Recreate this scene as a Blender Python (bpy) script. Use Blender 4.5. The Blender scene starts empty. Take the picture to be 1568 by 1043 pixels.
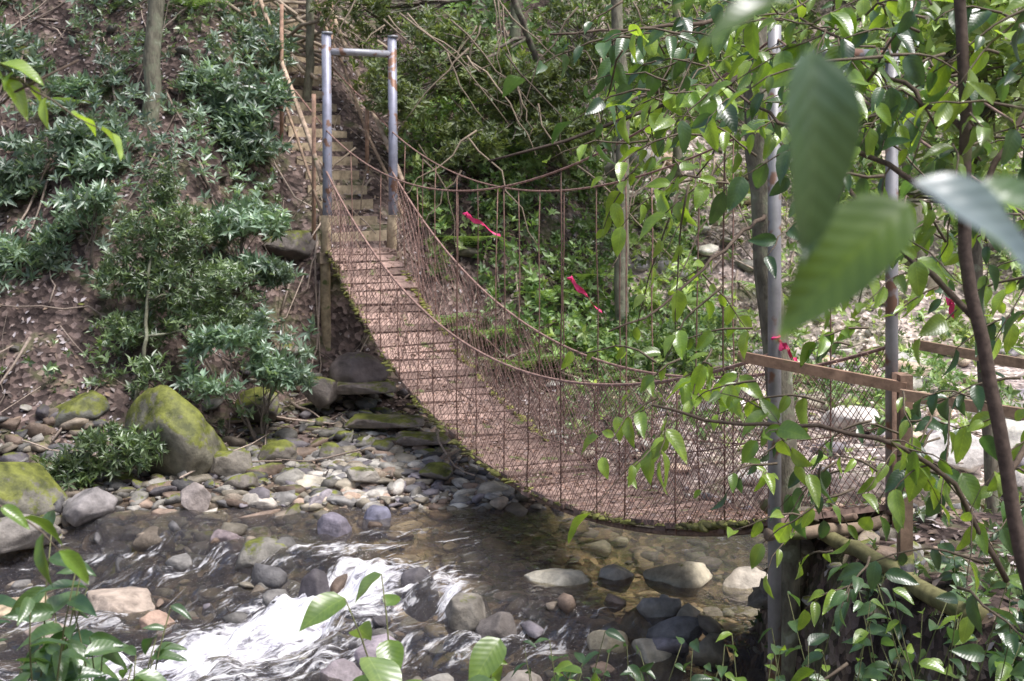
import bpy, math, numpy as np, bmesh
from mathutils import Vector
R=np.random.default_rng(7)
sc=bpy.context.scene
# ------------------------------------------------------------ noise
def _h(ix,iy,iz,seed):
    h=(ix*374761393+iy*668265263+iz*2147483647+seed*1274126177)&0xFFFFFFFF
    h=((h^(h>>13))*1274126177)&0xFFFFFFFF
    h=(h^(h>>16))&0xFFFFFFFF
    return h/4294967295.0
def vn(x,y,z=0.0,seed=0):
    x,y,z=np.broadcast_arrays(np.asarray(x,float),np.asarray(y,float),np.asarray(z,float))
    xi=np.floor(x).astype(np.int64);yi=np.floor(y).astype(np.int64);zi=np.floor(z).astype(np.int64)
    fx=x-xi;fy=y-yi;fz=z-zi
    fx=fx*fx*(3-2*fx);fy=fy*fy*(3-2*fy);fz=fz*fz*(3-2*fz)
    o=0
    for a in (0,1):
        for b in (0,1):
            for c in (0,1):
                o=o+_h(xi+a,yi+b,zi+c,seed)*(fx if a else 1-fx)*(fy if b else 1-fy)*(fz if c else 1-fz)
    return o
def fbm(x,y,z=0.0,o=4,seed=0):
    s=0;a=.5;f=1
    for i in range(o):
        s=s+a*(vn(x*f,y*f,z*f if not np.isscalar(z) else z,seed+i)-.5)*2;a*=.5;f*=2.03
    return s
def ss(a,b,x):
    t=np.clip((x-a)/(b-a),0,1);return t*t*(3-2*t)
# ------------------------------------------------------------ builder
class B:
    def __init__(s): s.V=[];s.F=[];s.C=[];s.L=[];s.M=[];s.n=0
    def add(s,v,f,c,l=None,m=0):
        v=np.asarray(v,float).reshape(-1,3);f=np.asarray(f,np.int64).reshape(-1,3)
        c=np.broadcast_to(np.asarray(c,float),(len(v),3))
        if l is None:l=np.zeros((len(v),3))
        s.V.append(v);s.F.append(f+s.n);s.C.append(c);s.L.append(l);s.M.append(np.full(len(f),m));s.n+=len(v)
    def obj(s,name,mats,parent=None,smooth=True):
        V=np.concatenate(s.V);F=np.concatenate(s.F);C=np.concatenate(s.C);L=np.concatenate(s.L);M=np.concatenate(s.M)
        me=bpy.data.meshes.new(name);me.vertices.add(len(V));me.vertices.foreach_set('co',V.ravel())
        me.loops.add(F.size);me.loops.foreach_set('vertex_index',F.ravel().astype(np.int32))
        me.polygons.add(len(F));me.polygons.foreach_set('loop_start',np.arange(0,F.size,3,dtype=np.int32))
        me.polygons.foreach_set('loop_total',np.full(len(F),3,np.int32))
        me.polygons.foreach_set('material_index',M.astype(np.int32))
        me.polygons.foreach_set('use_smooth',np.full(len(F),smooth))
        a=me.attributes.new('Col','FLOAT_COLOR','POINT')
        a.data.foreach_set('color',np.concatenate([C,np.ones((len(C),1))],1).ravel())
        a=me.attributes.new('lf','FLOAT_VECTOR','POINT');a.data.foreach_set('vector',L.ravel())
        me.update(calc_edges=True)
        for m in (mats if isinstance(mats,list) else [mats]):me.materials.append(m)
        o=bpy.data.objects.new(name,me);sc.collection.objects.link(o)
        if parent:o.parent=parent
        return o
def empty(name):
    o=bpy.data.objects.new(name,None);sc.collection.objects.link(o);return o
def nrmz(v):return v/np.maximum(np.linalg.norm(v,axis=-1,keepdims=True),1e-9)
def tube(b,pts,r,col,sides=5,m=0,cap=True):
    p=np.asarray(pts,float);n=len(p);r=np.broadcast_to(np.asarray(r,float),(n,))
    t=nrmz(np.gradient(p,axis=0));ref=np.array([.31,.12,.94]) if abs(t[:,2]).mean()<.8 else np.array([1,.1,0.])
    a=nrmz(np.cross(t,ref));c=np.cross(t,a)
    th=np.arange(sides)*2*math.pi/sides
    v=p[:,None]+r[:,None,None]*(a[:,None]*np.cos(th)[None,:,None]+c[:,None]*np.sin(th)[None,:,None])
    i=np.arange(n-1)[:,None]*sides;j=np.arange(sides)[None];k=(j+1)%sides
    q0=i+j;q1=i+k;q2=i+sides+k;q3=i+sides+j
    f=np.concatenate([np.stack([q0,q1,q2],-1).reshape(-1,3),np.stack([q0,q2,q3],-1).reshape(-1,3)])
    v=v.reshape(-1,3)
    if cap:
        v=np.concatenate([v,p[:1],p[-1:]]);N=n*sides
        jj=np.arange(sides);kk=(jj+1)%sides
        f=np.concatenate([f,np.stack([kk,jj,np.full(sides,N)],-1),np.stack([jj+N-sides,kk+N-sides,np.full(sides,N+1)],-1)])
    b.add(v,f,col,m=m)
def smooth_path(pts,n=12,jit=0.0,rng=R):
    p=np.asarray(pts,float)
    d=np.r_[0,np.cumsum(np.linalg.norm(np.diff(p,axis=0),axis=1))];u=np.linspace(0,d[-1],n)
    q=np.stack([np.interp(u,d,p[:,i]) for i in range(3)],1)
    for _ in range(2):
        q[1:-1]=(q[:-2]+2*q[1:-1]+q[2:])/4
    if jit:q[1:-1]+=rng.normal(0,jit,(n-2,3))
    return q
BOXF=np.array([[0,2,1],[0,3,2],[4,5,6],[4,6,7],[0,1,5],[0,5,4],[1,2,6],[1,6,5],[2,3,7],[2,7,6],[3,0,4],[3,4,7]])
def box(b,c,ax,ay,az,col,m=0):
    c,ax,ay,az=[np.asarray(k,float) for k in (c,ax,ay,az)]
    v=[c+sx*ax+sy*ay+sz*az for sz in(-1,1) for sx,sy in((-1,-1),(1,-1),(1,1),(-1,1))]
    v=np.array(v);b.add(v[BOXF].reshape(-1,3),np.arange(36).reshape(-1,3),col,m=m)
# ------------------------------------------------------------ materials
def newmat(name):
    m=bpy.data.materials.new(name);m.use_nodes=True;nt=m.node_tree
    for n in list(nt.nodes):nt.nodes.remove(n)
    o=nt.nodes.new('ShaderNodeOutputMaterial');return m,nt,o
def N(nt,t,**k):
    n=nt.nodes.new(t)
    for a,v in k.items():
        if a.startswith('i_'):
            key=a[2:];key=int(key) if key.isdigit() else key.replace('_',' ')
            n.inputs[key].default_value=v
        else:setattr(n,a,v)
    return n
def mul(nt,a,b,fac=1.0,mode='MULTIPLY'):
    n=nt.nodes.new('ShaderNodeMix');n.data_type='RGBA';n.blend_type=mode;n.inputs[0].default_value=fac
    for s,i in((a,6),(b,7)):
        if isinstance(s,tuple):n.inputs[i].default_value=s
        else:nt.links.new(s,n.inputs[i])
    return n
def ramp(nt,src,stops):
    r=nt.nodes.new('ShaderNodeValToRGB');nt.links.new(src,r.inputs[0]);e=r.color_ramp.elements
    while len(e)<len(stops):e.new(.5)
    for i,(p,c) in enumerate(stops):
        e[i].position=p;e[i].color=(*c,1) if len(c)==3 else c
    return r
def leafmat(name,trans=.4,rough=.42,vein=False,gloss=.10):
    m,nt,o=newmat(name);l=nt.links.new
    c=N(nt,'ShaderNodeAttribute',attribute_name='Col');col=c.outputs['Color'];bpo=None
    if vein:
        at=N(nt,'ShaderNodeAttribute',attribute_name='lf');sp=N(nt,'ShaderNodeSeparateXYZ');l(at.outputs['Vector'],sp.inputs[0])
        tc=N(nt,'ShaderNodeTexCoord');no=N(nt,'ShaderNodeTexNoise',i_Scale=22.0,i_Detail=2.0);l(tc.outputs['Object'],no.inputs['Vector'])
        rr=ramp(nt,no.outputs[0],[(.3,(.75,.78,.75)),(.7,(1.2,1.15,1.05))]);col=mul(nt,col,rr.outputs[0]).outputs[2]
        ab=N(nt,'ShaderNodeMath',operation='ABSOLUTE');l(sp.outputs[0],ab.inputs[0])
        m1=N(nt,'ShaderNodeMath',operation='MULTIPLY_ADD');l(ab.outputs[0],m1.inputs[0]);m1.inputs[1].default_value=-.45;l(sp.outputs[1],m1.inputs[2])
        m2=N(nt,'ShaderNodeMath',operation='MULTIPLY');l(m1.outputs[0],m2.inputs[0]);m2.inputs[1].default_value=60
        sn=N(nt,'ShaderNodeMath',operation='SINE');l(m2.outputs[0],sn.inputs[0])
        vr=ramp(nt,sn.outputs[0],[(.0,(1,1,1)),(.8,(1,1,1)),(1.0,(1.18,1.14,1.15))])
        mr=ramp(nt,ab.outputs[0],[(.0,(1.35,1.25,1.3)),(.03,(1,1,1))])
        col=mul(nt,mul(nt,col,vr.outputs[0]).outputs[2],mr.outputs[0]).outputs[2]
        bp=N(nt,'ShaderNodeBump',i_Strength=.08,i_Distance=.003);l(sn.outputs[0],bp.inputs['Height']);bpo=bp.outputs[0]
    d=N(nt,'ShaderNodeBsdfDiffuse');l(col,d.inputs[0])
    t=N(nt,'ShaderNodeBsdfTranslucent');l(mul(nt,col,(1.45,1.45,.65,1)).outputs[2],t.inputs[0])
    mx=N(nt,'ShaderNodeMixShader',i_0=trans);l(d.outputs[0],mx.inputs[1]);l(t.outputs[0],mx.inputs[2])
    g=N(nt,'ShaderNodeBsdfGlossy',i_Roughness=rough);g.inputs[0].default_value=(.95,.96,1,1)
    lw=N(nt,'ShaderNodeLayerWeight',i_Blend=.25)
    ma=N(nt,'ShaderNodeMath',operation='MULTIPLY_ADD');l(lw.outputs['Facing'],ma.inputs[0]);ma.inputs[1].default_value=gloss*1.6;ma.inputs[2].default_value=gloss*.5
    mg=N(nt,'ShaderNodeMixShader');l(ma.outputs[0],mg.inputs[0]);l(mx.outputs[0],mg.inputs[1]);l(g.outputs[0],mg.inputs[2]);l(mg.outputs[0],o.inputs[0])
    if bpo:l(bpo,g.inputs['Normal']);l(bpo,d.inputs['Normal'])
    return m
def vmat(name,rough=.8,scale=12.,var=(.6,1.35),bump=.5,dist=.01,metal=0.,over=None,osc=3.,stretch=(1,1,1),spec=.3,moss=False,det=4.):
    m,nt,o=newmat(name);l=nt.links.new
    c=N(nt,'ShaderNodeAttribute',attribute_name='Col');tc=N(nt,'ShaderNodeTexCoord')
    mp=N(nt,'ShaderNodeMapping');mp.inputs['Scale'].default_value=stretch;l(tc.outputs['Object'],mp.inputs[0])
    no=N(nt,'ShaderNodeTexNoise',i_Scale=scale,i_Detail=det,i_Roughness=.65);l(mp.outputs[0],no.inputs['Vector'])
    a,b2=var;rr=ramp(nt,no.outputs[0],[(.3,(a,a,a)),(.7,(b2,b2,b2))])
    col=mul(nt,c.outputs['Color'],rr.outputs[0]).outputs[2]
    if over:
        n2=N(nt,'ShaderNodeTexNoise',i_Scale=osc,i_Detail=3.0);l(tc.outputs['Object'],n2.inputs['Vector'])
        for (th,oc) in over:
            r2=ramp(nt,n2.outputs[0],[(th,(0,0,0)),(th+.06,(1,1,1))])
            x=mul(nt,col,(*oc,1),mode='MIX');l(r2.outputs[0],x.inputs[0]);col=x.outputs[2]
    if moss:
        at=N(nt,'ShaderNodeAttribute',attribute_name='lf');sp=N(nt,'ShaderNodeSeparateXYZ');l(at.outputs['Vector'],sp.inputs[0])
        ge=N(nt,'ShaderNodeNewGeometry');sg=N(nt,'ShaderNodeSeparateXYZ');l(ge.outputs['Normal'],sg.inputs[0])
        n3=N(nt,'ShaderNodeTexNoise',i_Scale=5.0,i_Detail=5.0,i_Roughness=.75);l(tc.outputs['Object'],n3.inputs['Vector'])
        s1=N(nt,'ShaderNodeMath',operation='MULTIPLY_ADD');l(sg.outputs[2],s1.inputs[0]);s1.inputs[1].default_value=.35;l(n3.outputs[0],s1.inputs[2])
        s2=N(nt,'ShaderNodeMath',operation='ADD');l(s1.outputs[0],s2.inputs[0]);l(sp.outputs[0],s2.inputs[1])
        r3=ramp(nt,s2.outputs[0],[(.9,(0,0,0)),(1.0,(1,1,1))])
        mc=ramp(nt,no.outputs[0],[(.35,(.065,.075,.018)),(.65,(.22,.24,.05))])
        x=mul(nt,col,mc.outputs[0],mode='MIX');l(r3.outputs[0],x.inputs[0]);col=x.outputs[2]
    p=N(nt,'ShaderNodeBsdfPrincipled',i_Roughness=rough,i_Metallic=metal);p.inputs['Specular IOR Level'].default_value=spec
    l(col,p.inputs['Base Color'])
    bp=N(nt,'ShaderNodeBump',i_Strength=bump,i_Distance=dist);l(no.outputs[0],bp.inputs['Height']);l(bp.outputs[0],p.inputs['Normal'])
    l(p.outputs[0],o.inputs[0]);return m
M_leaf=leafmat('leaf_glossy',.33,.42,gloss=.14)
M_leafb=leafmat('leaf_bright',.38,.5,gloss=.07)
M_near=leafmat('leaf_near',.5,.34,True,gloss=.13)
M_litter=leafmat('dry_leaf',.1,.7,gloss=.03)
M_bark=vmat('bark',.9,18,(.5,1.4),.9,.02,over=[(.52,(.24,.25,.18)),(.64,(.38,.40,.32))],osc=7,stretch=(1,1,.35))
M_twig=vmat('twig_bark',.85,40,(.7,1.3),.4,.004,det=2.)
M_rock=vmat('river_rock',.62,7,(.45,1.4),.8,.03,spec=.4,moss=True,det=6.)
M_pipe=vmat('galvanised_pipe',.5,5,(.7,1.2),.2,.003,metal=.3,over=[(.58,(.24,.14,.10))],osc=6,spec=.5)
M_rust=vmat('rusty_steel',.8,20,(.6,1.4),.4,.003,det=2.)
M_wood=vmat('weathered_wood',.85,10,(.5,1.35),.6,.006,over=[(.62,(.13,.15,.06))],osc=5)
M_tape=vmat('plastic_tape',.5,20,(.85,1.1),.2,.002)
def groundmat():
    m,nt,o=newmat('forest_ground');l=nt.links.new
    c=N(nt,'ShaderNodeAttribute',attribute_name='Col');tc=N(nt,'ShaderNodeTexCoord')
    v=N(nt,'ShaderNodeTexVoronoi',i_Scale=17.0,i_Randomness=1.0);l(tc.outputs['Object'],v.inputs['Vector'])
    sv=N(nt,'ShaderNodeSeparateColor');l(v.outputs['Color'],sv.inputs[0])
    r1=ramp(nt,sv.outputs[0],[(.0,(.35,.32,.33)),(.5,(.85,.79,.80)),(.8,(1.3,1.18,1.17)),(1.,(2.2,2.1,2.15))])
    col=mul(nt,c.outputs['Color'],r1.outputs[0]).outputs[2]
    n1=N(nt,'ShaderNodeTexNoise',i_Scale=1.7,i_Detail=6.0,i_Roughness=.65);l(tc.outputs['Object'],n1.inputs['Vector'])
    r2=ramp(nt,n1.outputs[0],[(.35,(.45,.45,.45)),(.65,(1.35,1.35,1.3))])
    col=mul(nt,col,r2.outputs[0]).outputs[2]
    r3=ramp(nt,n1.outputs[0],[(.53,(0,0,0)),(.62,(.6,.6,.6))])
    x=mul(nt,col,(.10,.12,.05,1),mode='MIX');l(r3.outputs[0],x.inputs[0])
    p=N(nt,'ShaderNodeBsdfPrincipled',i_Roughness=.9);p.inputs['Specular IOR Level'].default_value=.2;l(x.outputs[2],p.inputs['Base Color'])
    b1=N(nt,'ShaderNodeBump',i_Strength=.7,i_Distance=.03);l(v.outputs['Distance'],b1.inputs['Height'])
    b2=N(nt,'ShaderNodeBump',i_Strength=.8,i_Distance=.12);l(n1.outputs[0],b2.inputs['Height']);l(b1.outputs[0],b2.inputs['Normal'])
    l(b2.outputs[0],p.inputs['Normal']);l(p.outputs[0],o.inputs[0]);return m
M_ground=groundmat()
# ------------------------------------------------------------ terrain
SA=np.array([-2.0,16.35]);SD=np.array([-.42,.908]);SP=np.array([.908,.42])
def qd(x,y):return (x+.73)*-.45+(y-9.6)*-.89
def H(x,y):
    x=np.asarray(x,float);y=np.asarray(y,float)
    y0=np.interp(x,[-30,-5,-4.2,-3.2,-2.5,0,3,30],[12.7,12.9,13.2,14.3,15.4,15.7,18.2,19.])
    sl=np.interp(x,[-5,0,4],[.95,.92,.8])
    yy=np.minimum(y,45)
    sp=np.log1p(np.exp(np.clip((yy-y0)*3,-30,60)))/3;sp=np.where((yy-y0)>15,yy-y0,sp)
    z=-.5+.5*ss(10.8,12.1,y)+.12*np.clip(y-11.8,0,5)+sl*sp
    z=z-.24*ss(-.6,.4,qd(x,y)+.35*ss(-2,-4,x))*ss(11.9,10.9,y)
    hill=ss(-.5,2.5,y-y0)
    z=z+hill*(fbm(x*.45,y*.45,0,4,3)*.75+fbm(x*1.7,y*1.7,0,3,9)*.22)+fbm(x*2.2,y*2.2,0,3,5)*.09
    z=z+1.6*ss(7.4,3.,y)+.25*np.clip(-y,0,40)
    xe=1.95+(8-np.clip(y,5,9))*.2+.15*fbm(x*1.5,y*1.5,0,3,12)
    rb=ss(xe-.45,xe+.05,x)*ss(9.3,8.2,y)
    z=z*(1-rb)+rb*(.88+.05*fbm(x*2,y*2,0,3,8)+.12*ss(6,2,y)+.25*np.clip(-y,0,40)+.2*np.clip(x-4,0,30))
    s=(x-SA[0])*SD[0]+(y-SA[1])*SD[1];w=(x-SA[0])*SP[0]+(y-SA[1])*SP[1]
    k=ss(1.2,.55,np.abs(w))*ss(-.25,0.05,s)*ss(9,6,s)
    z=z*(1-k)+k*(2.16+.84*np.clip(s,0,99))
    return z
def axis(a,b,st,lo,hi):
    c=list(np.arange(a,b,st));g=st;x=b;hi_=[]
    while x<hi:hi_.append(x);g*=1.18;x+=g
    hi_.append(hi);g=st;x=a-st;l_=[]
    while x>lo:l_.append(x);g*=1.18;x-=g
    l_.append(lo);return np.array(l_[::-1]+c+hi_)
gx=axis(-9,11,.09,-140,140);gy=axis(3,24,.09,-90,170)
X,Y=np.meshgrid(gx,gy);Z=H(X,Y)
def gridf(nx,ny):
    i=np.arange(ny-1)[:,None]*nx+np.arange(nx-1)[None]
    return np.concatenate([np.stack([i,i+1,i+nx+1],-1).reshape(-1,3),np.stack([i,i+nx+1,i+nx],-1).reshape(-1,3)])
def mixc(a,b,t):return a*(1-t[...,None])+b*t[...,None]
A=np.array
col=mixc(A([.095,.075,.07]),A([.185,.15,.14]),vn(X*.8,Y*.8,0,31))
bri=ss(.3,2.5,X)*ss(11.5,13,Y)  # pale stream bed, with stronger sun on the right painted into the ground
col=mixc(col,A([.68,.62,.60]),bri*np.clip(.35+.8*vn(X*.9,Y*.9,0,33),0,1)*ss(32,22,Y))
wet=ss(.25,-.1,Z)*ss(30,20,Y)
col=mixc(col,A([.23,.19,.13]),wet*.8)
g=B();g.add(np.stack([X,Y,Z],-1),gridf(len(gx),len(gy)),col.reshape(-1,3));g.obj('ground',M_ground)
# ------------------------------------------------------------ water
def WZ(x,y):
    q=qd(x,y)+.35*ss(-2,-4,x);return -.20*ss(-.08,.22,q)-.14*ss(.4,.75,q)
def gauss(x,y,cx,cy,sx,sy,a=0.):
    c,s=math.cos(a),math.sin(a);dx=x-cx;dy=y-cy;u=dx*c+dy*s;v=-dx*s+dy*c
    return np.exp(-(u/sx)**2-(v/sy)**2)
def foamf(x,y):
    f=gauss(x,y,-1.42,9.6,.8,.36,.35)*1.08
    f=f+gauss(x,y,-2.15,9.0,.9,.34,.5)*.6+gauss(x,y,-3.0,8.55,.9,.28,.2)*.58
    f=f+gauss(x,y,-.46,9.45,.12,.28)*.8+gauss(x,y,-1.2,8.9,.7,.2,.3)*.42+gauss(x,y,-2.0,8.4,.8,.22,.1)*.42
    f=f+gauss(x,y,-1.5,10.4,.7,.16,.3)*.46+gauss(x,y,-2.7,10.5,.9,.14,.05)*.44+gauss(x,y,-3.4,9.6,1.0,.28,.1)*.42+gauss(x,y,-1.0,11.0,.6,.12,.2)*.38
    f=f+gauss(x,y,-.2,8.9,.6,.2,.1)*.38+gauss(x,y,-3.6,11.0,1.0,.12,.0)*.34+gauss(x,y,.5,8.7,.5,.15,.1)*.3+gauss(x,y,-4.4,10.4,.8,.12,.0)*.32
    return np.clip(f,0,1.1)
wx=np.arange(-15,9,.04);wy=np.arange(6.2,13.2,.04);WX,WY=np.meshgrid(wx,wy)
fo=foamf(WX,WY);u=WX*.79+WY*.61;v=-WX*.61+WY*.79
turb=np.clip(ss(-.3,.2,qd(WX,WY))+.8*ss(-.8,-1.8,WX),0,1)
wz=WZ(WX,WY)+(vn(u*3,v*7,0,41)-.5)*(.016+.20*np.clip(fo,0,1)+.05*turb)+(vn(u*9,v*18,0,43)-.5)*(.010+.10*np.clip(fo,0,1)+.025*turb)+.05*fo
L=np.zeros((WX.size,3));L[:,0]=fo.ravel();L[:,1]=turb.ravel()
g=B();g.add(np.stack([WX,WY,wz],-1),gridf(len(wx),len(wy)),(.5,.5,.5),L)
def watermat():
    m,nt,o=newmat('stream_water');l=nt.links.new
    at=N(nt,'ShaderNodeAttribute',attribute_name='lf');sp=N(nt,'ShaderNodeSeparateXYZ');l(at.outputs['Vector'],sp.inputs[0])
    tc=N(nt,'ShaderNodeTexCoord');mr=N(nt,'ShaderNodeMapping');mr.inputs['Rotation'].default_value=(0,0,-math.atan2(.61,.79));l(tc.outputs['Object'],mr.inputs[0])
    mp=N(nt,'ShaderNodeMapping');mp.inputs['Scale'].default_value=(1.5,6.5,4);l(mr.outputs[0],mp.inputs[0])
    n=N(nt,'ShaderNodeTexNoise',i_Scale=2.2,i_Detail=7.0,i_Roughness=.75,i_Distortion=.7);l(mp.outputs[0],n.inputs['Vector'])
    n2=N(nt,'ShaderNodeTexNoise',i_Scale=8.0,i_Detail=3.0,i_Roughness=.6);l(mr.outputs[0],n2.inputs['Vector'])
    a=N(nt,'ShaderNodeMath',operation='MULTIPLY_ADD');l(n.outputs[0],a.inputs[0]);a.inputs[1].default_value=3.2;a.inputs[2].default_value=-1.93
    b=N(nt,'ShaderNodeMath',operation='ADD');l(a.outputs[0],b.inputs[0]);l(sp.outputs[0],b.inputs[1])
    fr=ramp(nt,b.outputs[0],[(.03,(0,0,0)),(.25,(.35,.35,.35)),(.7,(1,1,1))])
    bm=N(nt,'ShaderNodeBump',i_Strength=.7,i_Distance=.07);l(n2.outputs[0],bm.inputs['Height'])
    bm2=N(nt,'ShaderNodeBump',i_Strength=.9,i_Distance=.10);l(n.outputs[0],bm2.inputs['Height']);l(bm.outputs[0],bm2.inputs['Normal']);l(sp.outputs[1],bm2.inputs['Strength'])
    bm3=N(nt,'ShaderNodeBump',i_Strength=.45,i_Distance=.06);l(n.outputs[0],bm3.inputs['Height'])
    gl=N(nt,'ShaderNodeBsdfGlossy',i_Roughness=.11);gl.inputs[0].default_value=(1,.98,1,1);l(bm2.outputs[0],gl.inputs['Normal'])
    tr=N(nt,'ShaderNodeBsdfTransparent');tr.inputs[0].default_value=(.84,.82,.70,1)
    df=N(nt,'ShaderNodeBsdfDiffuse');df.inputs[0].default_value=(.33,.31,.36,1)
    w0=N(nt,'ShaderNodeMixShader',i_0=.08);l(tr.outputs[0],w0.inputs[1]);l(df.outputs[0],w0.inputs[2])
    fz=N(nt,'ShaderNodeFresnel',i_IOR=1.42);l(bm2.outputs[0],fz.inputs['Normal'])
    w=N(nt,'ShaderNodeMixShader');l(fz.outputs[0],w.inputs[0]);l(w0.outputs[0],w.inputs[1]);l(gl.outputs[0],w.inputs[2])
    d=N(nt,'ShaderNodeBsdfDiffuse');fc=ramp(nt,n.outputs[0],[(.34,(.42,.42,.54)),(.47,(.78,.78,.86)),(.6,(.95,.95,.97))]);l(fc.outputs[0],d.inputs[0]);l(bm3.outputs[0],d.inputs['Normal'])  # bluish shading of the white foam is put into its colour ramp
    x=N(nt,'ShaderNodeMixShader');l(fr.outputs[0],x.inputs[0]);l(w.outputs[0],x.inputs[1]);l(d.outputs[0],x.inputs[2]);l(x.outputs[0],o.inputs[0])
    return m
g.obj('stream_water',watermat())
# ------------------------------------------------------------ rocks
def ico(sub):
    bm=bmesh.new();bmesh.ops.create_icosphere(bm,subdivisions=sub,radius=1);bm.verts.ensure_lookup_table()
    v=A([list(k.co) for k in bm.verts]);f=A([[q.index for q in k.verts] for k in bm.faces]);bm.free();return v,f
def rocktemp(sub,seed,ang=.9,npl=13,hmin=.45):
    v,f=ico(sub);r=np.random.default_rng(seed)
    d=nrmz(v);v=d*(1+.35*fbm(d[:,0]*1.3+seed*7,d[:,1]*1.3,d[:,2]*1.3,3,seed)[:,None])
    for _ in range(npl):
        n=nrmz(r.normal(size=3));h=r.uniform(hmin,.85)
        t=v@n-h;v=v-np.where(t>0,t*ang,0)[:,None]*n
    v=v*(1+.07*fbm(d[:,0]*4,d[:,1]*4+seed,d[:,2]*4,3,seed+5)[:,None])
    return v,f
RT2=[rocktemp(2,s,.95,14,.4) for s in range(14)];RT4=[rocktemp(4,50+s,.88,13,.5) for s in range(10)]
def rotm(N_,tilt=.5):
    a=R.uniform(0,6.283,N_);c,s=np.cos(a),np.sin(a);M=np.zeros((N_,3,3))
    M[:,0,0]=c;M[:,0,1]=-s;M[:,1,0]=s;M[:,1,1]=c;M[:,2,2]=1
    b=R.normal(0,tilt*.5,N_);c,s=np.cos(b),np.sin(b);K=np.zeros((N_,3,3));K[:,0,0]=1;K[:,1,1]=c;K[:,1,2]=-s;K[:,2,1]=s;K[:,2,2]=c
    return M@K
def rocks(b,pos,size,cols,moss,T=RT2,flat=.6):
    n=len(pos);ti=R.integers(0,len(T),n);Mr=rotm(n,.7)
    sc3=np.stack([size*R.uniform(.9,1.6,n),size*R.uniform(.6,1.05,n),size*flat*R.uniform(.6,1.3,n)],-1)
    for k in range(len(T)):
        ix=np.where(ti==k)[0]
        if not len(ix):continue
        tv,tf=T[k];v=np.einsum('nij,ntj->nti',Mr[ix],tv[None]*sc3[ix][:,None])+pos[ix][:,None]
        f=tf[None]+(np.arange(len(ix))*len(tv))[:,None,None]
        c=np.repeat(cols[ix],len(tv),0);l=np.zeros((len(ix)*len(tv),3));l[:,0]=np.repeat(moss[ix],len(tv))
        b.add(v.reshape(-1,3),f.reshape(-1,3),c,l)
PAL=A([[.27,.26,.25],[.36,.34,.31],[.22,.20,.22],[.31,.23,.18],[.43,.41,.37],[.28,.25,.20],[.17,.165,.17],[.35,.29,.23]])
def pal(n,br=1.,idx=None):
    return PAL[R.integers(0,8,n) if idx is None else R.choice(idx,n)]*R.uniform(.55,1.35,(n,1))*br
rb_=B()
def scat(n,x0,x1,y0,y1):return R.uniform(x0,x1,n),R.uniform(y0,y1,n)
def scatter_rocks(n,x0,x1,y0,y1,smin,smax,br=1.,moss=-.25,sink=.25,pw=2.2,keep=None,flat=.55,idx=None,onwater=False):
    x,y=scat(n,x0,x1,y0,y1)
    if keep is not None:
        k=keep(x,y);x,y=x[k],y[k]
    n=len(x);s=smin+(smax-smin)*R.uniform(0,1,n)**pw
    z=WZ(x,y)+s*R.uniform(-.3,.08,n) if onwater else H(x,y)+s*flat*(.5-sink)
    rocks(rb_,np.stack([x,y,z],-1),s,pal(n,br,idx),np.full(n,moss)+R.uniform(-.15,.15,n),flat=flat)
scatter_rocks(2000,-2.6,.6,11.9,14.3,.03,.14,1.35,-.30,keep=lambda x,y:(y<12.0+2.4*ss(-2.6,-1.2,x)),pw=2.4)
scatter_rocks(900,-6.5,-1.8,11.3,13.4,.04,.19,.75,.02,pw=2.4)
scatter_rocks(320,-3.2,-.6,13.2,15.6,.05,.2,.65,.08,pw=2.5)
scatter_rocks(420,.5,9,11.8,17,.04,.22,1.9,-.4,pw=4,keep=lambda x,y:vn(x*1.2,y*1.2,0,61)>.4)
scatter_rocks(90,1.5,9,12.5,20,.12,.36,1.8,-.35,pw=2)
scatter_rocks(1500,-6,4.5,8.0,12.0,.05,.17,1.15,-.5,idx=[0,2,3,5,7,7,3,1],pw=2.5)
scatter_rocks(60,-5.5,-1.2,8.7,11.6,.07,.22,.75,-.2,pw=1.7,idx=[0,2,3,5,7,6],onwater=True,flat=.7)
scatter_rocks(60,-1.5,2,7.9,8.9,.10,.24,1.0,-.2,sink=-.1,pw=1.4)
scatter_rocks(20,-2.6,-.9,9.1,10.1,.06,.15,.45,-.5,pw=1.4,onwater=True,flat=.8)
scatter_rocks(18,-1.0,1.4,8.4,9.2,.07,.2,.9,-.15,pw=1.4,onwater=True,flat=.7)
scatter_rocks(260,-9,6,14,24,.06,.30,.7,.08,pw=3,keep=lambda x,y:(np.abs((x-SA[0])*SP[0]+(y-SA[1])*SP[1])>.7))
scatter_rocks(160,1.5,9,16.5,23,.1,.34,1.9,-.25,pw=2)
scatter_rocks(160,1.7,5,5,9.2,.02,.07,1.1,-.3)
scatter_rocks(60,1.4,2.4,6.5,9.2,.08,.2,.8,.1,sink=0)
rb_.obj('river_cobbles',M_rock)
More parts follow.
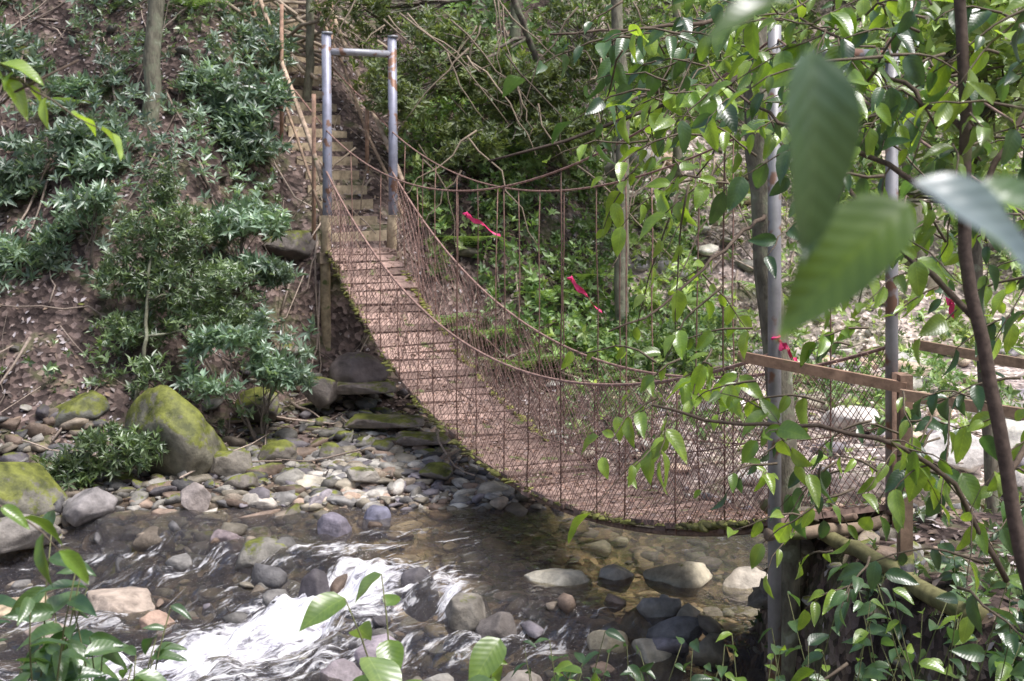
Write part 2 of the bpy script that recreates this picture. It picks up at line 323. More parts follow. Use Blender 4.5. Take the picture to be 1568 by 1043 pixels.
BIG=[
(-3.5,12.9,.05,1.15,1.0,(.19,.18,.14),.34),(-2.1,10.45,-.25,.52,.36,(.2,.19,.17),.14),(-2.92,12.75,.05,.52,.34,(.22,.2,.17),.24),
(-2.52,10.9,-.25,.34,.33,(.28,.23,.24),-.3),(-3.05,11.85,-.1,.30,.36,(.38,.33,.31),-.3),(-1.62,11.1,-.2,.32,.36,(.25,.23,.28),-.4),
(-1.27,11.55,-.15,.27,.26,(.2,.2,.27),-.4),(.34,9.75,-.14,.56,.22,(.62,.57,.46),-.3),(.80,9.8,-.14,.30,.22,(.5,.45,.38),-.3),
(1.32,9.7,-.15,.55,.30,(.5,.45,.34),-.0),(1.85,9.6,-.15,.42,.26,(.52,.47,.4),-.2),(-1.55,9.75,-.35,.28,.42,(.10,.09,.10),-.5),
(-.98,8.95,-.55,.44,.36,(.36,.31,.35),-.3),(-1.15,8.55,-.55,.36,.34,(.3,.26,.28),-.3),(-.07,9.05,-.4,.34,.36,(.18,.16,.15),-.1),
(-.33,9.3,-.35,.36,.36,(.24,.22,.19),-.0),(-.72,9.75,-.35,.34,.44,(.13,.12,.13),-.4),(.68,8.75,-.4,.34,.36,(.46,.4,.29),-.2),
(1.03,8.6,-.45,.38,.38,(.54,.48,.38),-.2),(.92,9.2,-.35,.30,.32,(.42,.35,.23),-.1),(.5,8.0,-.6,.55,.42,(.38,.35,.34),-.1),(.05,8.35,-.55,.36,.34,(.36,.32,.28),-.1),
(-3.2,10.1,-.5,.66,.27,(.46,.38,.32),-.3),(-2.75,9.65,-.5,.30,.26,(.40,.28,.22),-.3),(-3.95,10.0,-.5,.62,.25,(.5,.4,.28),-.3),
(-3.5,9.4,-.5,.34,.26,(.36,.3,.26),-.3),(-4.85,11.9,-.15,1.15,.62,(.18,.17,.14),.32),(-4.75,13.5,.35,.70,.52,(.16,.16,.14),.3),
(-5.6,14.2,.8,.6,.5,(.18,.18,.15),.3),(-4.0,11.7,-.1,.5,.34,(.28,.26,.26),-.2),(-4.5,11.2,-.2,.7,.34,(.26,.24,.22),.1),
(-1.85,15.1,.6,.72,.5,(.17,.14,.14),.05),(-2.25,14.7,.5,.45,.36,(.16,.14,.13),.25),(-2.9,14.2,.4,.5,.4,(.16,.14,.13),.25),
(4.6,13.0,.1,.7,.45,(.8,.76,.73),-.4),(3.9,14.2,.2,.7,.4,(.75,.7,.66),-.4),(5.6,13.6,.1,.9,.5,(.8,.76,.7),-.4),
(5.0,12.1,.0,.5,.35,(.7,.65,.6),-.4),(2.5,9.6,-.1,.5,.36,(.44,.4,.33),.0),
(-2.1,12.6,.0,.45,.18,(.52,.48,.4),-.1),(-2.45,12.0,-.05,.4,.18,(.5,.46,.41),-.2),(-1.95,13.3,.1,.3,.26,(.2,.18,.16),.2),(-1.5,12.5,.1,.35,.16,(.4,.37,.33),.1),
(-.75,12.6,.1,.35,.18,(.22,.2,.18),.25),(-.2,12.2,.0,.35,.2,(.52,.49,.43),-.2),(-3.0,16.4,2.0,.8,.55,(.15,.13,.12),.2),(-2.5,13.2,.1,.42,.3,(.18,.16,.14),.25),(-2.7,12.3,.0,.36,.26,(.18,.16,.14),.2),
(.35,19.6,4.3,.9,.6,(.24,.22,.2),.1),(1.9,19,3.2,.9,.6,(.42,.39,.36),.0),(2.05,8.1,.1,.5,.6,(.2,.18,.14),.2),(2.25,7.3,.1,.5,.6,(.18,.15,.12),.2)]
for i,(x,y,z,w,h,c,ms) in enumerate(BIG):
    tv,tf=RT4[i%10];m=rotm(1,.2)[0];v=(tv@m.T)
    v=v/((v.max(0)-v.min(0)))*A([w,w*R.uniform(.75,1.),h]);v=v-A([0,0,v[:,2].min()])+A([x,y,z])
    l=np.zeros((len(v),3));l[:,0]=ms;b=B();b.add(v,tf,A(c),l)
    b.obj('mossy_boulder' if ms>.2 else 'boulder',M_rock)
# ------------------------------------------------------------ leaf templates
LS=(A([[0,0,0],[-.5,.42,.06],[0,.45,-.05],[.5,.42,.06],[0,1,-.12]]),A([[0,2,1],[0,3,2],[2,4,1],[2,3,4]]))
def leafhi(n=9,pw=(.62,.95),curl=.22,fold=.14,wav=.012):
    vs=[];ls=[]
    vv=np.linspace(0,1,n);w=vv**pw[0]*(1-vv)**pw[1];w=w/w.max()*.5;w[-1]=0;w[0]=.012
    for i,t in enumerate(vv):
        for u in(-1,-.5,0,.5,1):
            vs.append([u*w[i],t,-curl*t*t+fold*abs(u)*w[i]+wav*math.sin(t*11+u*2)*abs(u)*(t>0)*(t<1)]);ls.append([u*w[i],t,0])
    return A(vs),gridf(5,n),A(ls)
LH=leafhi(10,(.6,1.0),.28,.2,.02)
def fernT():
    v=[];f=[];n=16
    for i in range(n):
        t=(i+.7)/n;y=t;z=.55*t-.75*t*t;w=.23*math.sin(math.pi*min(1,t*.9+.12))**.8
        for s in(-1,1):
            k=len(v);v+=[[0,y-.018,z],[0,y+.018,z],[s*w*.6,y+.05,z+.0],[s*w,y+.085,z-.03],[s*w*.6,y+.005,z]]
            f+=[[k,k+4,k+1],[k+1,k+4,k+2],[k+4,k+3,k+2]]
    return A(v),A(f)
FT=fernT()
def inst(b,T,pos,dirv,nrm,w,l,col,m=0):
    tv,tf=T[0],T[1];d=nrmz(dirv);s=nrmz(np.cross(d,nrm));n=np.cross(s,d)
    w=np.broadcast_to(w,(len(pos),));l=np.broadcast_to(l,(len(pos),))
    v=pos[:,None]+tv[None,:,0:1]*(s*w[:,None])[:,None]+tv[None,:,1:2]*(d*l[:,None])[:,None]+tv[None,:,2:3]*(n*l[:,None])[:,None]
    f=tf[None]+(np.arange(len(pos))*len(tv))[:,None,None]
    lf=np.tile(T[2],(len(pos),1)) if len(T)>2 else None
    b.add(v.reshape(-1,3),f.reshape(-1,3),np.repeat(col,len(tv),0),lf,m)
def rosettes(b,c,k,size,cols,wr=.36,tilt=(.5,1.35),up=1.0,T=LS,m=0):
    n=len(c);ax=nrmz(R.normal(0,.8,size=(n,3))+A([0,-.55,up]));ref=nrmz(np.cross(ax,R.normal(size=(n,3))));o2=np.cross(ax,ref)
    ph=R.uniform(0,6.28,n)
    P=[];D=[];NN=[];C=[];S=[]
    t=R.uniform(0,1,(n,1))**1.3;cc=(cols[0]*(1-t)+cols[1]*t)*(.5+.95*vn(c[:,0]*2.2,c[:,1]*2.2,c[:,2]*2.2,201))[:,None]
    sz=size*R.uniform(.7,1.3,n)
    for j in range(k):
        a=ph+j*2.4+R.normal(0,.25,n);ti=R.uniform(*tilt,n)
        rad=ref*np.cos(a)[:,None]+o2*np.sin(a)[:,None]
        d=ax*np.cos(ti)[:,None]+rad*np.sin(ti)[:,None]
        P.append(c+R.normal(0,.12,(n,1))*ax*size*2);D.append(d);NN.append(ax*np.sin(ti)[:,None]-rad*np.cos(ti)[:,None]+R.normal(0,.2,(n,3)))
        C.append(cc*R.uniform(.65,1.4,(n,1)));S.append(sz*R.uniform(.75,1.2,n))
    S=np.concatenate(S)
    inst(b,T,np.concatenate(P),np.concatenate(D),np.concatenate(NN),S*wr,S,np.concatenate(C),m)
def blobpts(c,r,n,gate=.42,sc_=1.6):
    p=nrmz(R.normal(size=(n*2,3)))*(R.uniform(0.05,1,(n*2,1))**.45)*A(r)+A(c)
    k=vn(p[:,0]*sc_,p[:,1]*sc_,p[:,2]*sc_*1.6,77)>gate;return p[k][:n]
BARK=(.18,.15,.13)
BL=(A([.125,.205,.13]),A([.32,.44,.33]))  # laurel green, its pale silvery sheen mixed into the base colour
FC=(A([.09,.15,.065]),A([.21,.30,.13]))
OL=(A([.10,.145,.05]),A([.24,.30,.12]))
BR=(A([.10,.19,.06]),A([.28,.41,.16]))
YG=(A([.22,.33,.10]),A([.46,.57,.24]))  # yellow-green leaves, sunlit brightness put into the colour
def shrub(name,base,blobs,size=.1,k=8,cols=BL,wr=.34,r=.03,mat=None,gate=.42,T=LS,tilt=(.5,1.35),up=1.0,bark=BARK,twf=.25,trunk=None,r1=None):
    b=B();base=A(base,dtype=float)
    if trunk is not None:
        tp=smooth_path(trunk,22,.012);tube(b,tp,np.linspace(r,r1 or r*.5,22),bark,9,m=1);
    for (cx,cy,cz,rx,ry,rz,n) in blobs:
        c=A([cx,cy,cz]);p=blobpts(c,(rx,ry,rz),n,gate)
        if len(p)==0:continue
        rosettes(b,p,k,size,cols,wr,tilt,up,T)
        st=base
        if trunk is not None:
            dd=np.linalg.norm(tp-(c-A([0,0,.5*rz])),axis=1);st=tp[np.argmin(dd)]
        mid=(st+c)/2+A([R.normal(0,.1),R.normal(0,.1),-.12*abs(cz-st[2])])
        main=smooth_path([st,mid,c],8,.015);tube(b,main,np.linspace(r*.55 if trunk is not None else r,r*.3,8),bark,5,m=1)
        for q in p[:int(len(p)*twf)]:
            s=main[R.integers(3,8)];tube(b,smooth_path([s,(s+q)/2+R.normal(0,.06,3),q],4),[r*.28,r*.22,r*.16,r*.08],bark,3,m=1,cap=False)
    return b.obj(name,[mat or M_leaf,M_twig if trunk is None else M_bark])
def gz(x,y):return float(H(x,y))
def sh(name,blobs,**k):
    x,y,z=blobs[0][:3];bx,by=x+R.uniform(-.2,.2),y+.15;return shrub(name,(bx,by,gz(bx,by)-.05),blobs,**k)
LQ=dict(cols=BL,k=9,twf=.12,wr=.3)
sh('laurel_shrub',[(-5.95,16,3.75,1.1,.6,.45,330),(-5.1,15.8,3.4,.7,.4,.35,140),(-6.5,15.6,3.2,.6,.4,.35,120)],size=.15,**LQ)
sh('laurel_shrub',[(-4.0,17,4.3,1.0,.6,.5,330),(-3.55,16.8,3.75,.6,.4,.4,130),(-4.7,16.8,3.8,.5,.4,.3,90)],size=.15,**LQ)
sh('laurel_shrub',[(-5.66,15,2.25,.9,.5,.38,240),(-6.1,14.8,1.9,.5,.4,.25,80),(-5.1,14.9,2.6,.5,.4,.2,60)],size=.14,**LQ)
sh('laurel_shrub',[(-3.3,15.2,2.6,.6,.4,.34,190),(-2.9,15.0,2.15,.4,.3,.25,100),(-3.6,15,2.1,.5,.4,.3,100)],size=.12,**LQ)
sh('laurel_shrub',[(-2.75,13.6,1.0,.6,.35,.22,200),(-3.1,13.5,1.35,.45,.3,.2,100),(-2.55,13.8,1.55,.35,.3,.18,80),(-3.3,13.5,1.0,.3,.3,.2,60)],size=.12,r=.02,**LQ)
sh('laurel_shrub',[(-6.9,19,5.6,1.5,.8,.8,420),(-5.2,19.5,6.1,1.3,.8,.7,360)],size=.16,**LQ)
sh('laurel_shrub',[(-4.5,19.5,5.6,1.1,.9,.6,280),(-7.4,17.5,4.8,.9,.7,.6,230),(-6.2,17.6,4.7,.9,.6,.4,190)],size=.16,**LQ)
sh('laurel_shrub',[(-4.9,14.6,2.8,.6,.4,.3,150),(-5.9,17,4.6,.6,.4,.3,120)],size=.13,**LQ)
sh('laurel_shrub',[(-4.9,17.6,4.9,.8,.5,.4,220),(-3.7,18.2,5.1,.5,.5,.4,140)],size=.14,**LQ)
shrub('slender_sapling',(-3.9,12.9,gz(-3.9,12.9)-.05),[(-4.0,14.2,2.6,.6,.4,.38,340),(-4.4,14.2,2.1,.55,.4,.3,240),(-3.6,14.1,1.95,.75,.4,.36,360),(-3.4,14,1.55,.6,.4,.25,230),(-4.3,14,1.45,.45,.3,.25,170),(-4.1,13.6,1.05,.35,.3,.25,90),(-4.05,14.2,3.1,.25,.2,.3,100)],
      size=.085,k=8,cols=FC,wr=.26,r=.03,trunk=[(-4.15,13.4,gz(-4.15,13.4)-.1),(-4.05,13.6,1.2),(-4.1,14.1,2.4),(-4.0,14.3,3.2)],r1=.008,bark=(.14,.14,.1),twf=.1)
sh('laurel_shrub',[(-4.0,12.45,.45,.5,.3,.25,170),(-4.45,12.3,.25,.35,.2,.2,80)],size=.1,cols=FC,r=.012,wr=.28,k=9,twf=.1)
tc_=[(-1.3,18,5.0,1.1,.8,.7,340),(.1,18.2,4.6,1.2,.8,.55,380),(1.2,18.6,5.3,1.1,.8,.7,300),(-.7,17.2,3.75,.75,.5,.32,190),(-2.2,18.6,5.8,.8,.7,.5,160),(.6,17.6,3.9,.8,.6,.3,180),(-1.6,17,4.3,.45,.4,.35,100)]
shrub('understory_tree',(0.9,19.3,gz(.9,19.3)),tc_,size=.12,k=9,cols=OL,wr=.32,r=.06,gate=.45,trunk=[(.9,19.4,gz(.9,19.4)-.1),(.5,19,4.8),(.0,18.5,6.0),(-.4,18,8)],r1=.04,twf=.18,mat=M_leafb)
shrub('understory_tree',(2.6,18.3,gz(2.6,18.3)),[(2.2,18,4.6,.9,.7,.6,190),(1.6,17.8,4.0,.6,.5,.3,90),(3.0,18,5.4,1,.8,.6,200),(2.0,18,3.2,.6,.5,.3,60)],size=.14,k=8,cols=YG,r=.05,mat=M_leafb,
      trunk=[(1.55,17.4,gz(1.55,17.4)-.1),(1.6,17.4,3.5),(1.5,17.6,5),(1.4,17.7,8)],r1=.03,twf=.15)
shrub('streamside_tree',(4.6,11.2,0),[(3.6,10.6,4.2,.9,.8,.5,110),(4.4,11,3.9,.8,.8,.5,100),(3.0,10.4,3.7,.5,.5,.3,60),(4.0,11.2,3.1,.7,.6,.35,80),(4.9,11.3,2.8,.6,.6,.4,70),(4.2,10.6,4.9,1.1,.9,.5,110)],size=.15,k=7,cols=YG,wr=.45,r=.07,mat=M_leafb,
      trunk=[(4.4,11.2,-.1),(4.2,11.1,1.8),(4.1,11,3.4),(4.2,11,6)],r1=.04,twf=.3,bark=(.2,.18,.14))
def bigtree(name,pts,r,crown=None,cols=OL,r1=None):
    p=A(pts,dtype=float);top=p[-1];bl=[]
    for _ in range(crown or 0):
        bl.append((top[0]+R.normal(0,1.3),top[1]+R.normal(0,1.3),top[2]+R.uniform(.5,2.5),1.1,1.1,.6,50))
    shrub(name,pts[0],bl,size=.22,k=6,cols=cols,r=r,r1=r1 or r*.6,trunk=pts,mat=M_leafb,bark=(.22,.21,.16),twf=.1)
bigtree('lichened_tree',[(-4.75,16.4,2.2),(-4.8,16.4,4),(-4.72,16.4,5.5),(-4.6,16.5,7.6),(-4.7,16.6,10)],.13,3)
bigtree('lichened_tree',[(1.5,16.8,1.0),(1.48,16.8,2.4),(1.55,16.8,4),(1.4,16.9,6),(1.6,17,10)],.10,2)
bigtree('lichened_tree',[(-3.2,18.9,4.2),(-3.05,18.8,5),(-3.1,18.8,7),(-3.0,18.8,10)],.07,2)
bigtree('lichened_tree',[(4.1,20,2.5),(4.2,20,4),(4.0,20,7),(4.3,20,11)],.13,2)
bigtree('lichened_tree',[(6.2,19,1.8),(6.1,19,4),(6.4,19,7),(6.2,19,11)],.16,2)
bigtree('lichened_tree',[(8.3,22,4),(8.1,22,6),(8.4,22,12)],.16,3)
bigtree('lichened_tree',[(-7.5,20,6),(-7.4,20,8),(-7.2,20,12)],.15,3)
bigtree('lichened_tree',[(2.6,19.6,3.2),(2.7,19.6,5),(2.5,19.6,7),(2.7,19.6,11)],.08,2)
bigtree('lichened_tree',[(.0,20.6,5),(.1,20.6,6.5),(.0,20.6,11)],.10,2)
b=B()
def mass(n,x0,x1,y0,y1,size,cols,hz=(.05,.6),gate=.42,k=7,wr=.42,sc_=.9,seed=90,m=0,T=LS):
    x,y=scat(n*2,x0,x1,y0,y1)
    w=np.abs((x-SA[0])*SP[0]+(y-SA[1])*SP[1]);s=(x-SA[0])*SD[0]+(y-SA[1])*SD[1]
    kk=(vn(x*sc_,y*sc_,0,seed)>gate)&~((w<.75+hz[1]*.3)&(s>-2)&(s<6));x,y=x[kk][:n],y[kk][:n]
    z=H(x,y)+R.uniform(hz[0],hz[1],len(x))*(.3+1.2*vn(x*1.7,y*1.7,0,seed+3))
    rosettes(b,np.stack([x,y,z],-1),k,size,cols,wr,m=m,T=T)
mass(1700,-9,-2.6,13.6,21,.085,FC,(.02,.4),.45)
mass(1200,-9,-2.4,14.5,19,.12,BL,(.1,.8),.5,seed=95,sc_=1.3,wr=.32)
mass(1900,-9,-2.4,18,25,.15,BL,(.1,1.3),.38,wr=.32)
mass(1700,-1.6,3,16.0,20,.11,BR,(.05,.8),.36,m=1,sc_=1.4)
mass(500,-1.6,3,16.0,20,.11,YG,(.05,.8),.5,m=1,sc_=1.4,seed=130)
mass(900,-2,3,16,21,.10,OL,(.05,.5),.4)
mass(2000,-2.5,9,19.5,27,.17,BR,(.05,1.6),.42,m=1)
mass(1300,1.5,10,17.5,25,.14,YG,(.05,1.2),.49,m=1,sc_=1.3)
mass(1300,-12,13,23,34,.26,OL,(.2,2.6),.36,m=1)
mass(1100,2,13,20,32,.24,YG,(.4,3.),.47,m=1)
mass(1200,-12,-2,21,32,.24,BL,(.2,2.4),.38)
mass(800,.6,6,13.6,18,.09,BR,(.02,.45),.5,m=1,sc_=1.2)
mass(400,.6,8,13,19,.10,YG,(.02,.5),.57,m=1,sc_=1.6,seed=120)
mass(260,1.6,3.4,6.0,9.2,.06,FC,(.01,.15),.4,sc_=2)
b.obj('hillside_foliage',[M_leaf,M_leafb])
b=B()
def fern(x,y,r,cols=BR,k=9):
    z=gz(x,y)+.05;a=np.arange(k)*6.283/k+R.uniform(0,6);d=np.stack([np.cos(a),np.sin(a),np.full(k,.35)],-1)
    inst(b,FT,np.tile(A([x,y,z]),(k,1)),d,np.tile(A([0,0,1.]),(k,1)),r*R.uniform(.8,1.1,k),r*R.uniform(.8,1.1,k),np.tile(cols[0]*.4+cols[1]*.6,(k,1))*R.uniform(.8,1.3,(k,1)))
for (x,y,r) in [(.05,15.9,.8),(.6,16.2,.7),(-.3,16.2,.7),(1.9,17.2,.7),(.4,17.0,.7),(1.2,16.0,.6),(-.9,16.3,.6),(2.3,18.2,.8),(3.1,18.6,.8),(-5.2,15.2,.5),(-3.6,16,.5),(-6.1,16.6,.6),(1.0,17.6,.8),(-4.6,17.8,.6),(4,19.2,.8),(-.6,17.2,.7),(1.5,15.2,.5),(2.6,16.6,.6)]:fern(x,y,r)
b.obj('fern_patch',[M_leafb])
b=B();x,y=scat(15000,-9,6,12.8,22)
x2,y2=scat(1800,1.8,5,4,9);x3,y3=scat(600,-4,1,12.2,14);x=np.r_[x,x2,x3];y=np.r_[y,y2,y3]
P=np.stack([x,y,H(x,y)+.02],-1);n=len(x)
e=.05;nn=nrmz(np.stack([-(H(x+e,y)-H(x-e,y))/(2*e),-(H(x,y+e)-H(x,y-e))/(2*e),np.ones(n)],-1)+R.normal(0,.25,(n,3)))
d=np.cross(nn,R.normal(size=(n,3)));lc=A([[.23,.17,.14],[.30,.24,.22],[.38,.33,.33],[.13,.10,.09],[.33,.24,.18],[.58,.53,.56]])[R.integers(0,6,n)]*R.uniform(.5,1.2,(n,1))
s=R.uniform(.04,.10,n);inst(b,LS,P,d,nn,s*.5,s,lc)
b.obj('leaf_litter',M_litter)
b=B()
for i in range(460):
    x,y=R.uniform(-9,5),R.uniform(12.6,23);a=R.uniform(0,6.28);l=R.uniform(.3,1.8)*.5;n=6
    t=np.linspace(-l,l,n);px=x+t*math.cos(a)+R.normal(0,.02,n);py=y+t*math.sin(a)+R.normal(0,.02,n)
    pz=H(px,py)+R.uniform(.02,.12)+np.abs(t)*R.uniform(0,.25);r=R.uniform(.006,.022)
    tube(b,np.stack([px,py,pz],-1),np.linspace(r,r*.4,n),A([.32,.26,.22])*R.uniform(.3,1.6),4)
for i in range(24):
    x,y=R.uniform(-4.4,-3.0),R.uniform(19,21);z=gz(x,y)+.3
    tube(b,smooth_path([(x-R.uniform(.5,1.6),y-.5,z+R.uniform(-.6,1)),(x,y,z+.2),(x+R.uniform(.4,1.4),y-.6,z+R.uniform(-1,.6))],8,.03),.03,A([.4,.33,.26])*R.uniform(.6,1.3),5)
b.obj('fallen_branches',M_twig)
b=B()
for i in range(70):
    x=R.uniform(-2.2,3.6);y=R.uniform(16.2,18);z=R.uniform(3.0,6.2);l=R.uniform(.7,2.2);a=R.uniform(-.9,.9)
    tube(b,smooth_path([(x,y,z),(x+l*.5*a+R.normal(0,.1),y-.1,z-.3*l),(x+l*a,y-.2,z-l*.7+R.normal(0,.3))],7,.03),np.linspace(.014,.005,7),A([.26,.21,.16])*R.uniform(.4,1.5),4)
b.obj('hanging_vines',M_twig)
# ------------------------------------------------------------ bridge
br=empty('suspension_bridge')
LB=9.47;T0=A([-2.4,16.0]);TV=A([3.97,-8.6]);PV=A([.908,.42])*.9;dirB=A([.42,-.908])
def deckz(t):return 2.32-1.26*t-4.4*t*(1-t)
def bp(t,s,h):
    t=np.asarray(t,float);xy=T0+TV*t[...,None]+PV*np.asarray(s)[...,None]
    return np.concatenate([xy,(deckz(t)+h)[...,None]],-1)
b=B();nb=62
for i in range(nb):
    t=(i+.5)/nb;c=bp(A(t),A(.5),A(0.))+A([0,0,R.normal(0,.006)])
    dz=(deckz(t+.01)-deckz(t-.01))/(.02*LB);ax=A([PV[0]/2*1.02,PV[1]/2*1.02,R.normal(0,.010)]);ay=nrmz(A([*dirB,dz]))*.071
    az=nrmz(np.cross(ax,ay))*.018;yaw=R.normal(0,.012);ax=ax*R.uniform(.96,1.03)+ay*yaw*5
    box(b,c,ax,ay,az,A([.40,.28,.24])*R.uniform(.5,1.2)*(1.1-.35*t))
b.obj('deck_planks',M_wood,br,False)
b=B();n=1900;t=R.uniform(0,1,n);P=bp(t,np.clip(R.normal(.5,.3,n),.03,.97),np.full(n,.028))
s=R.uniform(.03,.075,n);inst(b,LS,P,np.stack([R.normal(size=n),R.normal(size=n),np.zeros(n)],-1),A([0,0,1.])+R.normal(0,.25,(n,3)),s*.5,s,A([[.33,.2,.15],[.25,.15,.12],[.45,.35,.33],[.2,.14,.1]])[R.integers(0,4,n)]*R.uniform(.5,1.1,(n,1)))
b.obj('deck_leaves',M_litter,br)
b=B();tt=np.linspace(-.02,1.02,60)
for s in(.04,.5,.96):tube(b,bp(tt,np.full(60,s),np.full(60,-.045)),.022,(.2,.14,.11),6)
b.obj('deck_cables',M_rust,br)
b=B();n=800;t=R.uniform(0,1,n)
p=bp(t,R.normal(.01,.026,n),np.full(n,.005));sz=R.uniform(.015,.06,n)*(.5+vn(t*14,0,0,5));k=vn(t*22,0.5,0,6)>.38
rocks(b,p[k],sz[k],mixc(np.tile(A([.10,.09,.04]),(k.sum(),1)),np.tile(A([.30,.31,.08]),(k.sum(),1)),R.uniform(0,1,k.sum())),np.full(k.sum(),-.1),flat=.4)
n=200;t=R.uniform(0.05,.5,n);rocks(b,bp(t,R.normal(.97,.02,n),np.full(n,.01)),R.uniform(.02,.06,n),np.tile(A([.34,.34,.09]),(n,1)),np.full(n,-.1),flat=.4)
b.obj('deck_moss',M_rock,br)
b=B();tt=np.linspace(0,1,40)
def upz(t,s):
    a,c,sag=3.85,3.95,.85
    return a+(c-a)*t-4*sag*t*(1-t)
for s in(0.,1.):
    r_=bp(tt,np.full(40,s),np.full(40,1.0));tube(b,r_,.012,(.34,.22,.19),6)
    r2=bp(tt,np.full(40,s),np.full(40,.5));tube(b,r2,.005,(.30,.2,.17),4)
    m_=bp(tt,np.full(40,s),np.zeros(40));m_[:,2]=upz(tt,s);tube(b,m_,.009,(.32,.2,.17),6)
    e0=m_[0];bs=A([e0[0]-.42*4,e0[1]+.908*4,gz(e0[0]-.42*4+.0,e0[1]+3.6)+.1]);tube(b,[e0,(e0+bs)/2,bs],.011,(.3,.18,.15),6)
    e1=m_[-1];bs=A([e1[0]+.42*5,e1[1]-.908*5,1.2]);tube(b,[e1,(e1+bs)/2,bs],.009,(.26,.18,.15),6)
b.obj('main_cables',M_rust,br)
b=B()
for s in(0.,1.):
    for i in range(1,17):
        t=i/17+R.normal(0,.006);lo=bp(A(t),A(s),A(-.05));mid=bp(A(t),A(s),A(1.0))+A([R.normal(0,.025),0,0]);hi=lo.copy();hi[2]=upz(t,s)
        if s==0 and i%2: hi=mid
        tube(b,smooth_path([lo,mid,hi] if hi is not mid else [lo,(lo+mid)/2,mid],6,.005),.0062,A([.26,.16,.13])*R.uniform(.5,1.3),5)
b.obj('hangers',M_rust,br)
b=B();cell=.060
for s in(0.,1.):
    for sg in(-1,1):
        for i in range(-18,int(LB/cell)+19):
            s0=i*cell;h=np.linspace(0,1.0,8);t=(s0+sg*h)/LB;k=(t>=0)&(t<=1)
            if k.sum()<2:continue
            q=bp(t[k],np.full(k.sum(),s),h[k]);q=q+A([PV[0],PV[1],0])*(.02*np.sin(h[k]*9+i*1.3)+.045*np.sin(t[k]*31)*np.sin(h[k]*3.1))[:,None]
            tube(b,q,.0030,A([.35,.23,.20])*R.uniform(.7,1.25),3,cap=False)
b.obj('chainlink_mesh',M_rust,br)
b=B();P0=A([-2.4,16.05]);P1=P0+PV*1.0
for P in(P0,P1):
    tube(b,[(P[0],P[1],2.0),(P[0]+.005,P[1],3.5),(P[0]-.01,P[1],5.1)],.062,(.34,.35,.44),14)
    tube(b,[(P[0],P[1],5.1),(P[0],P[1],5.13)],.07,(.35,.36,.4),14)
tube(b,[(*P0,4.88),(*((P0+P1)/2),4.885),(*P1,4.88)],.048,(.4,.41,.46),12)
b.obj('far_tower',M_pipe,br)
b=B()
for P in(P0,P1):tube(b,smooth_path([(P[0]+.02,P[1]-.06,.6),(P[0]-.02,P[1]-.05,1.6),(P[0],P[1]-.06,2.75)],8),.066,(.40,.32,.22),8)
c=(P0+P1)/2;box(b,(c[0],c[1]-.05,2.2),(*(PV*.62),0),(.03,-.06,0),(0,0,.07),(.3,.24,.18))
b.obj('far_abutment_posts',M_wood,br)
b=B();Q0=A([1.57,7.4]);Q1=Q0+PV*1.0
for Q in(Q0,Q1):
    tube(b,[(Q[0],Q[1],1.0 if Q is Q1 else -.5),(Q[0],Q[1],2.5),(Q[0],Q[1],4.02)],.040,(.34,.34,.36),14)
tube(b,[(*Q0,3.88),(*((Q0+Q1)/2),3.88),(*Q1,3.88)],.034,(.22,.23,.26),12)
b.obj('near_tower',M_pipe,br)
b=B();tube(b,[(Q1[0]+.02,Q1[1]-.08,.3),(Q1[0]+.02,Q1[1]-.08,1.9)],.045,(.36,.23,.17),8)
c=(Q0+Q1)/2;tube(b,smooth_path([(Q0[0]-.05,Q0[1]-.02,.98),(c[0],c[1]-.04,.97),(Q1[0],Q1[1],.98)],8,.01),.04,(.25,.19,.14),8)
tube(b,smooth_path([(1.62,7.95,1.02),(1.9,7.7,.93),(2.12,7.0,.9),(2.35,6.2,.9)],12,.02),np.linspace(.04,.055,12),(.2,.19,.09),8)
b.obj('near_abutment',M_wood,br)
b=B()
def plank(a,c,h,th,col):
    a,c=A(a),A(c);ay=(c-a)/2;sd=nrmz(np.cross(ay,A([0,0,1.])))*th;up=nrmz(np.cross(sd,ay))*h;box(b,(a+c)/2,ay,sd,up,col)
plank((1.33,7.28,2.06),(2.2,6.9,1.93),.03,.02,(.34,.22,.16));plank((2.15,6.86,1.9),(3.3,6.3,1.78),.03,.02,(.32,.22,.16))
plank((2.5,7.7,2.08),(3.7,7.1,1.9),.03,.02,(.30,.21,.15))
for (x,y) in((2.2,6.93),(3.2,6.4),(3.6,7.2)):box(b,(x,y,1.4),(.035,0,0),(0,.035,0),(0,0,.6),(.28,.19,.14))
b.obj('ramp_handrail',M_wood,None,False)
st=empty('wooden_staircase');b=B();b2=B()
for i in range(27):
    s=.05+i*.25;z=2.24+i*.21;c=SA+SD*s;w=.43+R.normal(0,.02)
    tl=R.normal(0,.012);box(b,(c[0],c[1],z-.03),(*(SP*w),tl),(*(SD*.022),0),(0,0,.10),A([.55,.45,.32])*R.uniform(.6,1.2))
    c2=c+SD*.14;box(b2,(c2[0],c2[1],z-.045),(*(SP*w*.98),0),(*(SD*.115),0),(0,0,.09),A([.42,.35,.27])*R.uniform(.7,1.2))
b.obj('risers',M_wood,st,False);b2.obj('treads',M_wood,st,False)
b=B()
